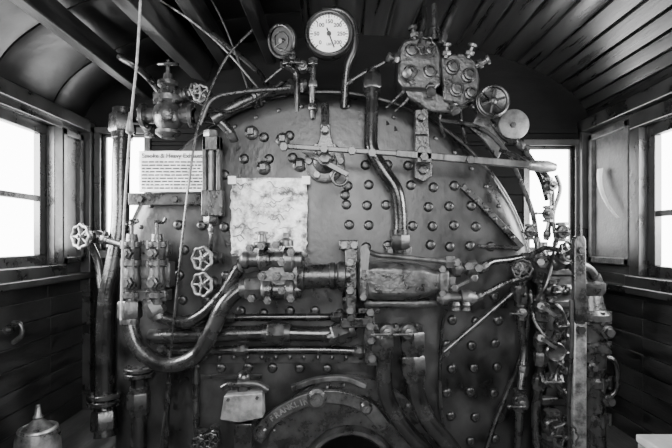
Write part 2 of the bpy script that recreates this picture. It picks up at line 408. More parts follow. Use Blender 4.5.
def valve(c,pd,sd,s,label,wheel=True,name='globe_valve',m=None,wm=None,wr=1.25,sn=8):
    m=m or M_IRON; pd=pd.normalized(); sd=sd.normalized()
    T=Thing(name,label,'valve')
    mb=MB(); mb.lathe(c,pd,[(-1.5*s,.62*s),(-1.0*s,.62*s),(-.8*s,.8*s),(-.4*s,1.02*s),(0,1.1*s),(.4*s,1.02*s),(.8*s,.8*s),(1.0*s,.62*s),(1.5*s,.62*s)],18)
    mb.hexn(c-pd*1.35*s,pd,.95*s,.5*s); mb.hexn(c+pd*1.35*s,pd,.95*s,.5*s); T.add(mb,'valve_body',m)
    mb=MB(); mb.lathe(c+sd*.7*s,sd,[(0,.8*s),(.5*s,.75*s),(.55*s,.95*s),(.8*s,.95*s),(.85*s,.55*s),(1.3*s,.45*s)],18); mb.hexn(c+sd*1.9*s,sd,.6*s,.35*s); T.add(mb,'bonnet',m)
    mb=MB(); mb.cyl(c+sd*1.8*s,c+sd*3.0*s,.16*s,None,8); T.add(mb,'stem',M_LEVER)
    mb=MB()
    if wheel: mb.wheel(c+sd*2.8*s,sd,wr*s,5,sn); T.add(mb,'handwheel',wm or M_BRASS)
    else:
        u,v=basis(sd); a=c+sd*2.8*s; mb.tube([a-u*.3*s,a+u*.8*s,a+u*2.0*s+sd*.3*s],.17*s,8); mb.sph(a,.32*s); mb.sph(a+u*2.0*s+sd*.3*s,.3*s); T.add(mb,'lever_handle',wm or M_LEVER)
    return T
# ---------------- pressure gauge
gy=-.06
T=Thing('pressure_gauge','round boiler pressure gauge with white dial and black rim','gauge')
c=V(329,35,gy); r=U(24.5,gy)
mb=MB(); mb.lathe(c+Y*.045,-Y,[(0,r*.6),(.0,r*.88),(.045,r*.9),(.045,r),(.056,r),(.066,r*.94),(.066,r*.80),(.052,r*.78),(.05,0)],40); T.add(mb,'case',M_DARK)
mb=MB(); mb.torus(c-Y*.02,Y,r*.86,r*.05,48,8); T.add(mb,'bezel',M_STUD)
mb=MB(); mb.cyl(c-Y*.006,c-Y*.009,r*.80,None,48); dial=T.add(mb,'dial_face',M_DIAL)
mb=MB()
for i in range(31):
    a=math.radians(225-270*i/30); d=Vector((math.cos(a),0,math.sin(a))); l=.13 if i%5==0 else .07
    mb.bar(c-Y*.0095+d*r*.77,c-Y*.0095+d*r*(.77-l),r*(.045 if i%5==0 else .025),.001)
for i,tx in enumerate(('0','50','100','150','200','250','300')):
    a=math.radians(225-45*i); mb.text(tx,r*.22,c-Y*.0098+Vector((math.cos(a),0,math.sin(a)))*r*.50,bold=.0006)
mb.text('LBS',r*.14,c-Y*.0098-Z*r*.42,bold=.0003)
T.add(mb,'dial_markings',M_INK,sub=dial)
mb=MB(); d=Vector((.35,0,-.94)); mb.bar(c-Y*.013-d*r*.25,c-Y*.013+d*r*.60,r*.06,.001); mb.cyl(c-Y*.01,c-Y*.017,r*.09); T.add(mb,'needle',M_INK,sub=dial)
mb=MB(); mb.tube(PT([(313,58,-.04),(313,75,-.04),(312,92,-.04),(313,118,-.01)]),U(2.6)); mb.hexn(V(313,62,-.04),Z,U(5),U(6)); mb.hexn(V(313,84,-.04),Z,U(4.5),U(6)); mb.hexn(V(313,107,-.03),Z,U(5),U(6)); T.add(mb,'gauge_stem',M_BRASS)
mb=MB(); mb.tube(PT([(322,12,-.03),(340,11,-.03),(353,24,-.03),(354,48,-.03),(347,68,-.02),(344,108,0)]),U(4)); T.add(mb,'mounting_arm',M_DARK)
T=Thing('pressure_gauge','smaller dark-faced round gauge tilted sideways in heavy rim','gauge')
c=V(282,41,-.05); n=Vector((-.45,-.8,-.3)).normalized(); r=U(16.5,-.05)
mb=MB(); mb.lathe(c-n*.03,n,[(0,r*.7),(.02,r*.85),(.022,r),(.036,r),(.04,r*.85),(.03,r*.8),(.03,0)],32); T.add(mb,'case',M_DARK)
mb=MB(); mb.cyl(c+n*.001,c+n*.003,r*.78,None,32); d2=T.add(mb,'dial_face',M_BEAM)
mb=MB(); mb.torus(c+n*.008,n,r*.88,r*.08,40,8); T.add(mb,'bezel',M_IRON)
mb=MB(); mb.torus(c+n*.005,n,r*.5,r*.035,32,6); T.add(mb,'scale_ring',M_IRON,sub=d2)
mb=MB(); u,v=basis(n); mb.cyl(c+n*.006-u*r*.25,c+n*.006+(u*.9+v*.4)*r*.62,r*.035,None,8); mb.cyl(c+n*.001,c+n*.012,r*.13); T.add(mb,'needle',M_LEVER,sub=d2)
mb=MB(); mb.tube(PT([(287,55,-.03),(289,66,-.02),(296,74,0),(297,95,0),(297,112,.01)]),U(3)); mb.hexn(V(288,62,-.03),Z,U(5.5),U(6)); T.add(mb,'gauge_stem',M_IRON)
valve(V(290,64,0),X,Vector((.3,-1,.3)),U(6),'small brass shut-off cock beneath the tilted gauge',wheel=False)
valve(V(303,68,0),X,Vector((0,-1,0)),U(5),'small brass shut-off cock beneath the tilted gauge',wheel=False)
pipe([(265,82,0),(285,66,0),(300,64,0),(313,66,-.03)],1.6,'thin copper gauge pipe looping under the gauges')
# ---------------- lubricator
T=Thing('lubricator','cast sight-feed lubricator block with knobs and round glass bosses','lubricator')
ly=-.06
mb=MB(); mb.prism([(399,48),(404,40),(420,37),(436,41),(441,52),(441,84),(434,90),(404,88),(398,80)],ly,ly+.12); mb.prism([(440,56),(462,52),(476,60),(480,78),(478,98),(462,106),(444,100)],ly+.01,ly+.13)
mb.prism([(404,88),(420,84),(462,104),(458,112),(430,112),(410,98)],ly+.03,ly+.1); T.add(mb,'body',M_CAST,bev=.008)
mb=MB()
for p,r in (((411,52),7),((430,52),6),((410,73),7),((429,73),7),((452,68),7),((468,76),7),((456,90),7),((470,94),6)):
    mb.lathe(V(p[0],p[1],ly+.01),-Y,[(0,U(r)),(.014,U(r)),(.016,U(r*.8)),(.03,U(r*.8)),(.031,U(r*.55)),(.022,U(r*.5)),(.022,0)],18)
T.add(mb,'sight_feed_boss',M_IRON)
mb=MB()
for p,d in (((411,73),(-.5,-1,-.4)),((430,84),(0,-.6,-1)),((452,102),(.2,-.5,-1)),((476,66),(1,-.5,.4)),((400,60),(-1,-.3,.1)),((468,58),(.3,-.3,1)),((446,58),(0,-.3,1)),((415,40),(-.2,0,1))):
    a=V(p[0],p[1],ly); d=Vector(d).normalized(); mb.cyl(a,a+d*.045,U(2)); mb.hexn(a+d*.018,d,U(4.5),U(4)); mb.lathe(a+d*.04,d,[(0,U(2)),(.003,U(4.5)),(.012,U(4.5)),(.015,U(2))],10)
T.add(mb,'feed_knob',M_BRASS)
mb=MB(); mb.lathe(V(434,42,ly+.05),Z,[(0,U(8)),(.02,U(8)),(.022,U(6)),(.05,U(6)),(.06,U(3)),(.15,U(2.6))],18); mb.wheel(V(426,46,ly-.03),-Y,U(8),4,6,.12); T.add(mb,'filler_cap',M_DARK)
mb=MB(); mb.prism([(415,110),(428,108),(432,176),(424,182),(415,178)],-.06,-.035); mb.box(V(421,128,-.06),(.05,.04,.06)); mb.hexn(V(421,150,-.065),Y,.016,.03); mb.hexn(V(421,118,-.085),Y,.016,.03); mb.hexn(V(423,170,-.065),Y,.02,.03); T.add(mb,'support_bracket',M_IRON,bev=.003)
for i,(a,b) in enumerate(((405,384),(416,392),(446,440),(458,462),(470,484))):
    pipe([(a,90 if i<2 else 104,-.02),((a+b)/2,100+i*3,0),(b,112+i*4,.02),(b+4,125+i*6,.0)],1.7,'thin oil feed pipe running from the lubricator to the boiler top',M_IRON,nuts=(.08,))
pipe([(345,85,-.02),(362,74,-.03),(385,62,-.04),(400,54,-.04)],2,'thin copper pipe joining gauge arm and lubricator',nuts=(.1,.92))
pipe([(440,44,0),(446,28,0),(452,14,0),(454,8,0.02)],3.5,'dark riser pipe going up to the cab roof',M_DARK,nuts=(.1,))
pipe([(418,42,0),(424,24,0),(424,8,0.02)],3,'dark riser pipe going up to the cab roof',M_DARK,nuts=(.1,))
T=Thing('turret_handwheel','round dark wheel in heavy rim beside the lubricator','handwheel')
c=V(493,101,-.08); mb=MB(); mb.lathe(c+Y*.03,-Y,[(0,U(15)),(.02,U(16)),(.03,U(16)),(.034,U(13)),(.03,U(11)),(.026,0)],32); mb.torus(c-Y*.005,Y,U(14),U(1.8)); T.add(mb,'wheel_rim',M_DARK)
mb=MB(); mb.sph(c-Y*.003,U(4),(1,.7,1))
for i in range(6): a=i*math.pi/3+.3; mb.bar(c-Y*.002+Vector((math.cos(a),0,math.sin(a)))*U(3),c-Y*.002+Vector((math.cos(a),0,math.sin(a)))*U(12),U(2),.006)
T.add(mb,'spoke_hub',M_STUD)
mb=MB(); mb.cyl(c+Y*.03,c+Y*.12,U(5)); T.add(mb,'shaft',M_IRON)
T=Thing('cover_disc','grey round blanking disc on a pivoting plate','cover')
mb=MB(); mb.lathe(V(513,125,-.02),-Y,[(0,U(15)),(.01,U(15)),(.013,U(14)),(.013,0)],32); T.add(mb,'disc',M_LAG)
mb=MB(); mb.prism([(478,112),(500,118),(508,136),(498,160),(484,140),(470,128)],-.01,.01); T.add(mb,'backing_plate',M_CAST,bev=.003)
mb=MB(); mb.hexn(V(513,125,-.035),Y,U(3),.014); T.add(mb,'nut',M_IRON)
# ---------------- throttle lever
ty=-.16
T=Thing('throttle_lever','long horizontal steel throttle bar clamped across the boiler top','lever')
mb=MB(); mb.bar(V(281,146,ty),V(400,154,ty),U(5,ty),.016); mb.bar(V(396,153.5,ty),V(551,167,ty),U(7,ty),.02); T.add(mb,'lever_bar',M_LEVER,bev=.003)
mb=MB(); mb.lathe(V(528,165.2,ty),V(552,167.2,ty)-V(528,165.2,ty),[(0,U(3)),(.01,U(5)),(.07,U(5.5)),(.1,U(3.5)),(.104,0)],16); T.add(mb,'grip',M_BRIGHT)
mb=MB()
for px,py in ((284,147),(324,149),(352,151),(372,153),(424,157),(470,160)): mb.hexn(V(px,py,ty-.015),Y,U(4),.02)
mb.box(V(423,157,ty+.02),(.05,.06,.045)); T.add(mb,'clamp_bolt',M_IRON)
mb=MB(); mb.cyl(V(423,157,ty+.02),V(423,157,-.06),.014); mb.cyl(V(324,149,ty),V(324,149,-.09),.014); T.add(mb,'pivot_post',M_IRON)
T=Thing('throttle_gland','oval bolted stuffing gland with upright rocker on the boiler plate','throttle gland')
mb=MB(); c=V(325,163,0)
mb.lathe(c,-Y,[(0,U(20)),(.03,U(20)),(.034,U(18)),(.034,U(12)),(.06,U(11)),(.075,U(7)),(.1,U(6))],32); T.add(mb,'gland_body',M_CAST)
mb=MB()
for i in range(6): a=i*math.pi/3; mb.hexn(c+Vector((math.cos(a)*U(15.5),-.04,math.sin(a)*U(15.5))),Y,U(3.5),.024)
T.add(mb,'nut',M_BRASS)
mb=MB(); mb.prism([(320,124),(330,124),(331,136),(334,146),(334,160),(317,160),(317,146),(320,136)],-.09,-.06); mb.hexn(V(325,130,-.1),Y,U(4.5),.03); mb.hexn(V(325,158,-.11),Y,U(6),.03); mb.cyl(V(325,128,-.06),V(325,104,-.04),U(4)); T.add(mb,'rocker_bracket',M_IRON,bev=.003)
mb=MB(); mb.bar(V(303,150,-.09),V(348,175,-.09),U(5),.014); mb.torus(V(340,178,-.08),Y,U(7),U(1.6),24,8); T.add(mb,'link',M_IRON,bev=.002)
T=pipe([(372,78,-.02),(372,100,-.03),(371,128,-.05),(372,150,-.06),(383,170,-.06),(396,190,-.06),(400,215,-.05),(400,246,-.04)],6.8,'thick bent steam pipe down the boiler face',M_PIPE,nuts=(.03,.98),nm=M_DARK)
mb=MB(); mb.prism([(386,246),(412,246),(412,256),(386,256)],-.05,0); T.add(mb,'foot',M_CAST,bev=.004)
mb=MB(); mb.hexn(V(390,251,-.055),Y,U(3),.014); mb.hexn(V(408,251,-.055),Y,U(3),.014); T.add(mb,'nut',M_IRON)
for p in ((252,133),(264,168),(300,165),(283,140)):
    T=Thing('washout_plug','square-headed iron plug on the boiler plate','plug','boiler plugs'); mb=MB(); c=V(p[0],p[1],0); mb.lathe(c,-Y,[(0,U(7)),(.01,U(7)),(.016,U(4.5)),(.016,0)],18); T.add(mb,'boss',M_IRON); mb=MB(); mb.box(c-Y*.024,(.024,.024,.024)); T.add(mb,'square_head',M_CAST,bev=.002)
# ---------------- left: turret valve (tall flanged body)
T=Thing('turret_valve','bulky flanged steam stop valve with upright stem at boiler shoulder','valve')
c=V(168,138,-.03); u=U(1,-.03)
mb=MB(); mb.lathe(c,Z,[(0,7*u),(4*u,12*u),(7*u,12*u),(9*u,9*u),(14*u,13*u),(22*u,15*u),(30*u,13*u),(34*u,9*u),(36*u,14*u),(41*u,14*u),(43*u,8*u),(50*u,7*u),(52*u,10*u),(56*u,10*u),(58*u,5*u),(64*u,4*u)],24)
mb.cyl(c+Z*22*u-X*26*u,c+Z*22*u+X*26*u,8*u); mb.flange(c+Z*22*u-X*24*u,X,12*u,4*u); mb.flange(c+Z*22*u+X*24*u,X,12*u,4*u); T.add(mb,'valve_body',M_CAST)
mb=MB()
for i in range(6): a=i*math.pi/3+.3; mb.lathe(c+Vector((math.cos(a)*12*u,math.sin(a)*12*u,38.5*u)),Z,[(-6*u,2*u),(6*u,2*u)],6)
T.add(mb,'flange_bolt',M_IRON)
mb=MB(); mb.cyl(c+Z*62*u,c+Z*78*u,2*u); mb.wheel(c+Z*74*u,Vector((0,-.35,1)),9*u,4,6); T.add(mb,'handwheel',M_IRON)
valve(V(182,96,-.02),X,Vector((1,-.6,.1)),U(7),'bronze steam valve with small handwheel facing the aisle',wr=.95,wm=M_WHEEL)
valve(V(150,128,.05),Z,-Y,U(6),'iron stop valve on the steam turret',wheel=False)
valve(V(205,98,-.04),X,-Y,U(5),'small valve with light scalloped handwheel',wr=1.5,wm=M_WHEEL)
pipe([(190,118,0),(204,118,0),(220,122,.0),(234,138,.02),(240,150,.03)],5,'horizontal steam pipe from the turret valve',nuts=(.1,.75))
pipe([(212,120,-.02),(240,104,0),(270,92,.03),(300,86,.06)],6,'thick pipe climbing along the boiler crown',M_IRON,fl=(.5,),nuts=(.95,))
pipe([(200,125,-.06),(212,100,-.06),(240,92,-.05),(290,88,-.03)],2.2,'thin pipe along the boiler crown',M_IRON)
pipe([(192,100,-.04),(225,112,-.04),(262,96,-.02),(282,82,0)],1.8,'thin pipe along the boiler crown')
pipe([(123,112,.08),(121,170,.06),(120,225,.04),(114,265,.03),(107,300,.02),(105,350,.02),(105,398,.02),(105,428,.0)],8.6,'thick black vertical pipe descending along the cab side',M_PIPE,nuts=(.03,.96),fl=(.86,),nm=M_PIPE)
pipe([(139,366,-.02),(139,400,-.02),(139,450,-.02)],7.5,'black vertical pipe with heavy flange near the floor',M_PIPE,nuts=(.5,),fl=(.08,))
pipe([(90,243,.04),(98,262,.06),(101,285,.05),(105,310,.02)],3.5,'black curved branch pipe beside the cab wall')
pipe([(86,238,.02),(104,240,0),(126,246,-.05)],3.2,'short horizontal pipe feeding the paired injector valves',M_IRON,nuts=(.5,))
valve(V(97,237,.02),X,Vector((-.42,-1,.02)),U(6.5),'iron valve with worn scalloped handwheel beside the window',wr=1.7,wm=M_WHEEL)
for k,(px,lab) in enumerate(((132,'tall bronze injector check body with stacked flanges'),(157,'tall bronze injector valve body beside its twin'))):
    T=Thing('injector_valve',lab,'valve'); yy=-.1; c=V(px,304,yy); u=U(1,yy)
    mb=MB(); mb.lathe(c,Z,[(0,8*u),(6*u,8*u),(7*u,11*u),(12*u,11*u),(13*u,8*u),(22*u,9.5*u),(32*u,8*u),(38*u,8*u),(39*u,11*u),(44*u,11*u),(45*u,8*u),(56*u,9*u),(57*u,11*u),(62*u,11*u),(63*u,6*u),(70*u,5*u)],20); T.add(mb,'column_body',M_CAST)
    mb=MB()
    for h in (9.5,41.5,59.5):
        for i in range(6): a=i*math.pi/3; mb.lathe(c+Vector((math.cos(a)*10*u,math.sin(a)*10*u,h*u)),Z,[(-4*u,1.8*u),(4*u,1.8*u)],6)
    T.add(mb,'flange_bolt',M_IRON)
    mb=MB(); mb.lathe(c+Z*22*u-Y*7*u,-Y,[(0,6*u),(6*u,6*u),(6.5*u,4*u),(10*u,4*u)],6); mb.lathe(c+Z*51*u-Y*7*u,-Y,[(0,5*u),(6*u,5*u),(6.5*u,3*u),(10*u,3*u)],6); T.add(mb,'side_plug',M_BRASS)
    mb=MB(); a=c+Z*70*u; mb.cyl(a-Z*4*u,a+Z*12*u,1.6*u); mb.wheel(a+Z*12*u,Vector((0,-.5,1)),6*u,4,6) if k==0 else mb.tube([a+Z*12*u-X*2*u,a+Z*12*u+X*6*u,a+Z*16*u+X*9*u],1.8*u,8); T.add(mb,'top_handle',M_IRON)
T=Thing('valve_manifold','cast block joining the paired injector valves','manifold'); mb=MB(); mb.pbox(120,262,170,288,-.1,-.04); mb.pbox(124,244,168,256,-.1,-.05); mb.pbox(126,290,166,302,-.12,-.05); mb.pbox(140,244,150,302,-.11,-.05); mb.cyl(V(146,275,-.06),V(146,275,.01),.03); T.add(mb,'block',M_CAST,bev=.006)
pipe([(130,304,-.1),(131,328,-.11),(142,352,-.13),(168,365,-.14),(196,356,-.14),(212,330,-.14),(224,305,-.14),(240,290,-.13),(256,288,-.12)],8,'thick black pipe looping from valve to injector',M_PIPE,nuts=(.03,.98),nm=M_CAST)
pipe([(153,306,-.1),(162,317,-.1),(186,322,-.1),(206,312,-.1),(226,290,-.1),(240,268,-.1),(254,262,-.1)],6.8,'black pipe curving from valve to injector inlet',M_PIPE,nuts=(.03,.97),nm=M_CAST)
pipe([(150,337,-.05),(200,335,-.06),(270,333,-.06),(325,334,-.06),(345,331,-.06),(353,318,-.06),(352,298,-.06)],7.8,'long horizontal black pipe turning up to the injector',M_PIPE,nuts=(.35,.62,.96))
pipe([(158,351,-.02),(250,350,-.02),(330,350,-.02),(364,352,-.03)],4.2,'second horizontal black pipe below the first',M_PIPE,nuts=(.3,.95))
pipe([(216,318,-.02),(260,317,-.02),(320,317,-.02),(344,316,-.04)],3.6,'black horizontal pipe beneath the injector chest',M_PIPE,nuts=(.1,.9))
pipe([(164,345,-.03),(170,362,-.04),(168,400,-.04),(166,450,-.03)],2.2,'thin pipe running to the floor')
pipe([(196,362,0),(196,400,-.01),(197,450,-.01)],3.2,'dark pipe running to the floor',M_IRON)
# ---------------- water gauge left
T=Thing('water_gauge','upright water level gauge in slotted metal shield','water gauge')
mb=MB(); mb.pbox(202,136,206,216,-.09,-.05); mb.pbox(216,136,220,216,-.09,-.05); mb.pbox(202,136,220,150,-.09,-.05); mb.pbox(201,190,222,216,-.095,-.05); T.add(mb,'shield',M_CAST,bev=.003)
mb=MB(); mb.cyl(V(211,222,-.07),V(211,130,-.07),U(3.2)); T.add(mb,'glass_tube',M_GBOX)
mb=MB(); mb.hexn(V(211,134,-.07),Z,U(7),U(7)); mb.hexn(V(211,220,-.07),Z,U(7),U(8)); mb.cyl(V(211,142,-.07),V(211,142,.02),U(5)); mb.cyl(V(211,214,-.07),V(211,214,.02),U(5)); T.add(mb,'end_fitting',M_BRASS)
pipe([(211,224,-.07),(211,240,-.07),(210,255,-.05)],2,'thin drain pipe below the water gauge',nuts=(.2,))
T=Thing('gauge_bracket','flat iron bar bracket holding the water gauge','bracket'); mb=MB(); mb.pbox(128,193,200,205,-.05,-.03); T.add(mb,'bar',M_IRON,bev=.002)
mb=MB(); mb.hexn(V(140,199,-.055),Y,U(3.5),.014); mb.hexn(V(175,199,-.055),Y,U(3.5),.014); T.add(mb,'nut',M_IRON)
for py in (258,283):
    valve(V(213,py,-.08),X,Vector((-.35,-1,0)),U(6),'small injector valve with worn scalloped handwheel',wr=1.7,wm=M_WHEEL,sn=7)
# ---------------- papers
def sheet(name,label,a,b,c,d,y,m,fnc,amp=1.0):
    T=Thing(name,label,'paper'); p=V(a,b,y); q=V(c,d,y); mb=MB(); n=24; R=[]
    rr=random.Random(3)
    for i in range(n+1):
        z=p.z+(q.z-p.z)*i/n; row=[]
        for j in range(n+1):
            x=p.x+(q.x-p.x)*j/n; row.append(Vector((x+(rr.uniform(-.002,.002) if j in (0,n) else 0)*amp,y+amp*(.003*math.sin(i*.65+j*.4)+.002*math.cos(j*.85-i*.3)+rr.uniform(-.0008,.0008)),z)))
        R.append(row)
    vs=[[mb.bm.verts.new(v) for v in r] for r in R]
    for i in range(n):
        for j in range(n): mb.bm.faces.new((vs[i][j],vs[i][j+1],vs[i+1][j+1],vs[i+1][j]))
    o=T.add(mb,'sheet',m); so=o.modifiers.new('s','SOLIDIFY'); so.thickness=.0015
    mb=MB(); fnc(mb,p,q,y-.0055*amp-.002); T.add(mb,'printing',M_INK if name=='notice_sign' else M_GREYINK,sub=o); return T
def notice(mb,p,q,y):
    cx=(p.x+q.x)/2
    mb.text('Smoke & Heavy Exhaust',.0235,Vector((cx,y,p.z-.02)),.0008,bold=.0004)
    z=p.z-.040
    for k in range(9):
        x=p.x+.012
        while x<q.x-.018:
            l=random.uniform(.008,.026); mb.bb(x,min(x+l,q.x-.01),y,y+.0005,z-.0055,z); x+=l+.004
        z-=.0125
sheet('notice_sign','white typed notice card about smoke, curled at edges',139,151,206,192,-.07,M_PAPER,notice,.5)
def drawing(mb,p,q,y):
    W=q.x-p.x; H=p.z-q.z
    for k in range(40):
        x=p.x+random.uniform(.03,.75)*W; z=p.z-random.uniform(.06,.92)*H; dx=random.uniform(.006,.018)
        P=[Vector((x+i*dx,y,z+random.uniform(-.014,.014))) for i in range(4)]; mb.tube(P,random.choice((.0008,.0014,.002)),5,4)
T=sheet('diagram_sheet','crumpled stained plastic-covered diagram sheet taped to the boiler',231,178,307,256,-.045,M_SHEET,drawing,1.8)
mb=MB(); mb.pbox(228,176,236,184,-.06,-.057); mb.pbox(302,176,310,184,-.06,-.057); T.add(mb,'tape_piece',M_PAPER)
# ---------------- centre injector
iy=-.13
T=Thing('injector','large bronze injector with bolted barrel and tapered nozzle casting','injector')
def hc(mb,x0,x1,py,prof,seg=22,y=iy):
    a=V(x0,py,y); L=V(x1,py,y)-a; n=L.length; mb.lathe(a,X,[(t*n,U(r,y)) for t,r in prof],seg)
mb=MB(); hc(mb,240,302,260,[(0,5),(.05,9),(.14,9),(.15,7),(.3,7),(.32,12),(.45,12),(.5,9),(.7,9),(.72,13),(.86,13),(.88,9),(1,9)])
hc(mb,244,302,290,[(0,5),(.05,8),(.16,8),(.17,6),(.3,6),(.32,11),(.48,11),(.5,8),(.7,8),(.72,12),(.86,12),(.88,8),(1,8)]); mb.pbox(260,254,300,296,iy-.02,iy+.05); T.add(mb,'valve_chest',M_BRASS,bev=.004)
mb=MB()
for p in ((250,248),(262,246),(276,245),(262,276),(277,276),(291,276),(291,252),(291,298),(268,300),(252,298),(282,262),(282,290)):
    c=V(p[0],p[1],iy-.035); mb.hexn(c,Y,U(4.2,iy),.03); mb.cyl(c,c-Y*.028,U(1.8,iy),None,8)
T.add(mb,'chest_nut',M_CAST)
mb=MB(); c=V(262,248,iy); mb.lathe(c,Z,[(0,U(8)),(.02,U(8)),(.024,U(5)),(.05,U(4)),(.052,U(6)),(.06,U(6)),(.064,U(2))],12); c=V(286,246,iy); mb.lathe(c,Z,[(0,U(7)),(.02,U(7)),(.03,U(3)),(.05,U(3))],12); T.add(mb,'top_cap',M_BRASS)
mb=MB(); hc(mb,298,350,276,[(0,14),(.05,15),(.12,15),(.14,12),(.6,12),(.62,13.5),(.7,13.5),(.72,12),(.75,12),(.78,14.5),(.9,14.5),(.92,10),(1,10)],28); T.add(mb,'barrel',M_IRON)
mb=MB(); mb.prism([(345,250),(351,246),(357,250),(357,300),(354,322),(348,322),(346,300)],iy-.03,iy+.06); mb.pbox(339,240,358,250,iy-.03,iy+.02); mb.pbox(341,318,372,328,iy-.01,iy+.06)
T.add(mb,'clamp_frame',M_IRON,bev=.004)
mb=MB()
for p in ((344,245),(354,245),(350,262),(350,290),(350,310)): mb.hexn(V(p[0],p[1],iy-.04),Y,U(4,iy),.025)
T.add(mb,'clamp_nut',M_BRASS)
# faceted tapering casting
def oct_ring(px,py,ry,rz,ch=.35):
    c=V(px,py,iy); ky=U(ry,iy); kz=U(rz,iy); pts=[]
    for sy_,sz in ((-1,-(1-ch)),(-1,1-ch),(-(1-ch),1),(1-ch,1),(1,1-ch),(1,-(1-ch)),(1-ch,-1),(-(1-ch),-1)): pts.append(c+Y*ky*sy_+Z*kz*sz)
    return pts
mb=MB(); mb.rings([oct_ring(*a) for a in ((358,280,13,15),(360,280,18,20),(366,280,18,20),(367,280,15,17),(374,280,17,18.5),(414,281,17,18),(424,281,15,15),(436,281,11,11),(438,281,13,14),(446,281,13,14),(447,281,8,9),(454,281,8,8))]); T.add(mb,'nozzle_casting',M_CAST,bev=.005)
mb=MB()
for p in ((363,263),(363,297),(442,269),(442,293)): mb.hexn(V(p[0],p[1],iy-.066 if p[0]<400 else iy-.05),Y,U(3.6,iy),.02)
T.add(mb,'casting_bolt',M_BRASS)
mb=MB(); hc(mb,436,476,298,[(0,4),(.1,6),(.15,8),(.3,8),(.32,5),(.6,5),(.62,8),(.85,8),(1,4)],16,iy-.02); hc(mb,450,482,268,[(0,5),(.1,9),(.3,9),(.32,5),(.5,5),(.52,8),(.8,8),(.82,4),(1,4)],16,iy-.02); hc(mb,364,436,303,[(0,4),(.03,5),(.9,5),(1,4)],16,iy+.01)
T.add(mb,'side_tube',M_CAST)
mb=MB(); yy=iy-U(17.2,iy)
for tx,py,sz in (('PAT APPLIED FOR',276,.0145),('INJECTOR',286,.0145)): mb.text(tx,sz,V(396,py,yy),.003,bold=.0003)
T.add(mb,'cast_lettering',M_BRASS)
mb=MB(); mb.tube(PT([(366,250,iy-.03),(378,255,iy-.05),(390,256,iy-.05),(450,262,iy-.04)]),U(2.4)); mb.hexn(V(450,262,iy-.04),X,U(6),U(8)); mb.prism([(360,247),(366,244),(370,252),(368,270),(361,270)],iy-.1,iy-.08); T.add(mb,'control_rod',M_LEVER)
mb=MB()
for px in (456,466): mb.lathe(V(px,302,iy-.04),-Z,[(0,U(3)),(.01,U(4)),(.02,U(3)),(.02,U(4)),(.03,U(4)),(.032,U(2))],10)
for px,py in ((456,262),(468,266),(478,268)): mb.hexn(V(px,py,iy-.05),Y,U(4),.02)
T.add(mb,'drain_cock',M_BRASS)
mb=MB(); mb.bar(V(454,288,iy-.05),V(474,278,iy-.05),U(3),.012); mb.hexn(V(454,288,iy-.055),Y,U(3.5),.02); mb.hexn(V(474,278,iy-.055),Y,U(3.5),.02); T.add(mb,'end_link',M_LEVER,bev=.002)
mb=MB(); mb.cyl(V(352,280,iy+.05),V(352,280,.0),.03); mb.cyl(V(275,275,iy+.04),V(275,275,0),.03); T.add(mb,'mounting_stud',M_DARK)
pipe([(476,298,-.14),(492,290,-.12),(508,282,-.1),(530,276,-.08)],2.8,'thin pipe from injector toward side fittings',M_IRON,nuts=(.05,.95))
pipe([(482,268,-.14),(492,262,-.12),(508,260,-.1),(530,256,-.08)],3.4,'thin pipe from injector toward side fittings',M_PIPE,nuts=(.05,.95))
T=Thing('bracket_column','upright bracket column with bolted lugs under the injector','bracket'); mb=MB(); mb.prism([(364,304),(374,304),(376,350),(378,366),(366,366),(364,340)],-.12,-.08); mb.pbox(358,308,380,314,-.13,-.04); T.add(mb,'web',M_IRON,bev=.004)
mb=MB()
for p in ((370,312),(370,326),(371,340),(372,358)): mb.hexn(V(p[0],p[1],-.13),Y,U(4),.024)
T.add(mb,'bolt',M_BRASS)
mb=MB(); mb.cyl(V(371,345,-.09),V(371,345,0),.02); T.add(mb,'standoff',M_DARK)
valve(V(407,330,-.1),X,-Y,U(7),'small tee valve joining two thick down pipes',wheel=False,m=M_CAST)
valve(V(386,330,-.1),X,-Y,U(7),'square-bodied cock on the pipe junction',wheel=False,m=M_CAST)
pipe([(382,340,-.1),(383,370,-.1),(388,400,-.1),(405,428,-.1),(425,450,-.1),(430,464,-.1)],8.2,'thick black down pipe sweeping to the floor',M_PIPE,nuts=(.02,))
pipe([(412,338,-.1),(413,365,-.1),(417,395,-.11),(428,420,-.12),(448,444,-.12),(460,462,-.12)],8.8,'thick black down pipe sweeping to the floor',M_PIPE,nuts=(.02,.2))
pipe([(446,310,-.06),(442,330,-.04),(440,380,-.03),(442,420,-.03),(452,450,-.03)],1.8,'thin copper pipe down the boiler plate')
# ---------------- lower left box device
T=Thing('oil_cup_box','scuffed grey metal box mounted on a dark stand with crossbar handle','box')
by=-.2
mb=MB(); mb.prism([(224,396),(262,393),(263,418),(240,423),(220,420)],by,by+.06); b=T.add(mb,'case',M_GBOX,bev=.004)
mb=MB(); mb.pbox(230,390,256,424,by+.062,by+.12); mb.pbox(234,424,252,450,by+.02,by+.07); T.add(mb,'stand',M_DARK,bev=.004)
mb=MB(); mb.tube(PT([(222,388,by+.03),(232,384,by+.03),(256,384,by+.03),(268,390,by+.03)]),U(3)); mb.cyl(V(244,394,by+.05),V(244,378,by+.05),U(6)); mb.sph(V(244,378,by+.05),U(7)); T.add(mb,'crossbar_handle',M_IRON)
mb=MB(); mb.hexn(V(228,400,by-.005),Y,U(1.6),.01); mb.hexn(V(257,398,by-.005),Y,U(1.6),.01); T.add(mb,'screw',M_IRON,sub=b)
for px,py in ((203,438),(215,434)):
    valve(V(px,py,-.08),Z,-Y,U(5),'small blow-down cock low on the boiler plate',wheel=True,wr=1.3,wm=M_IRON)
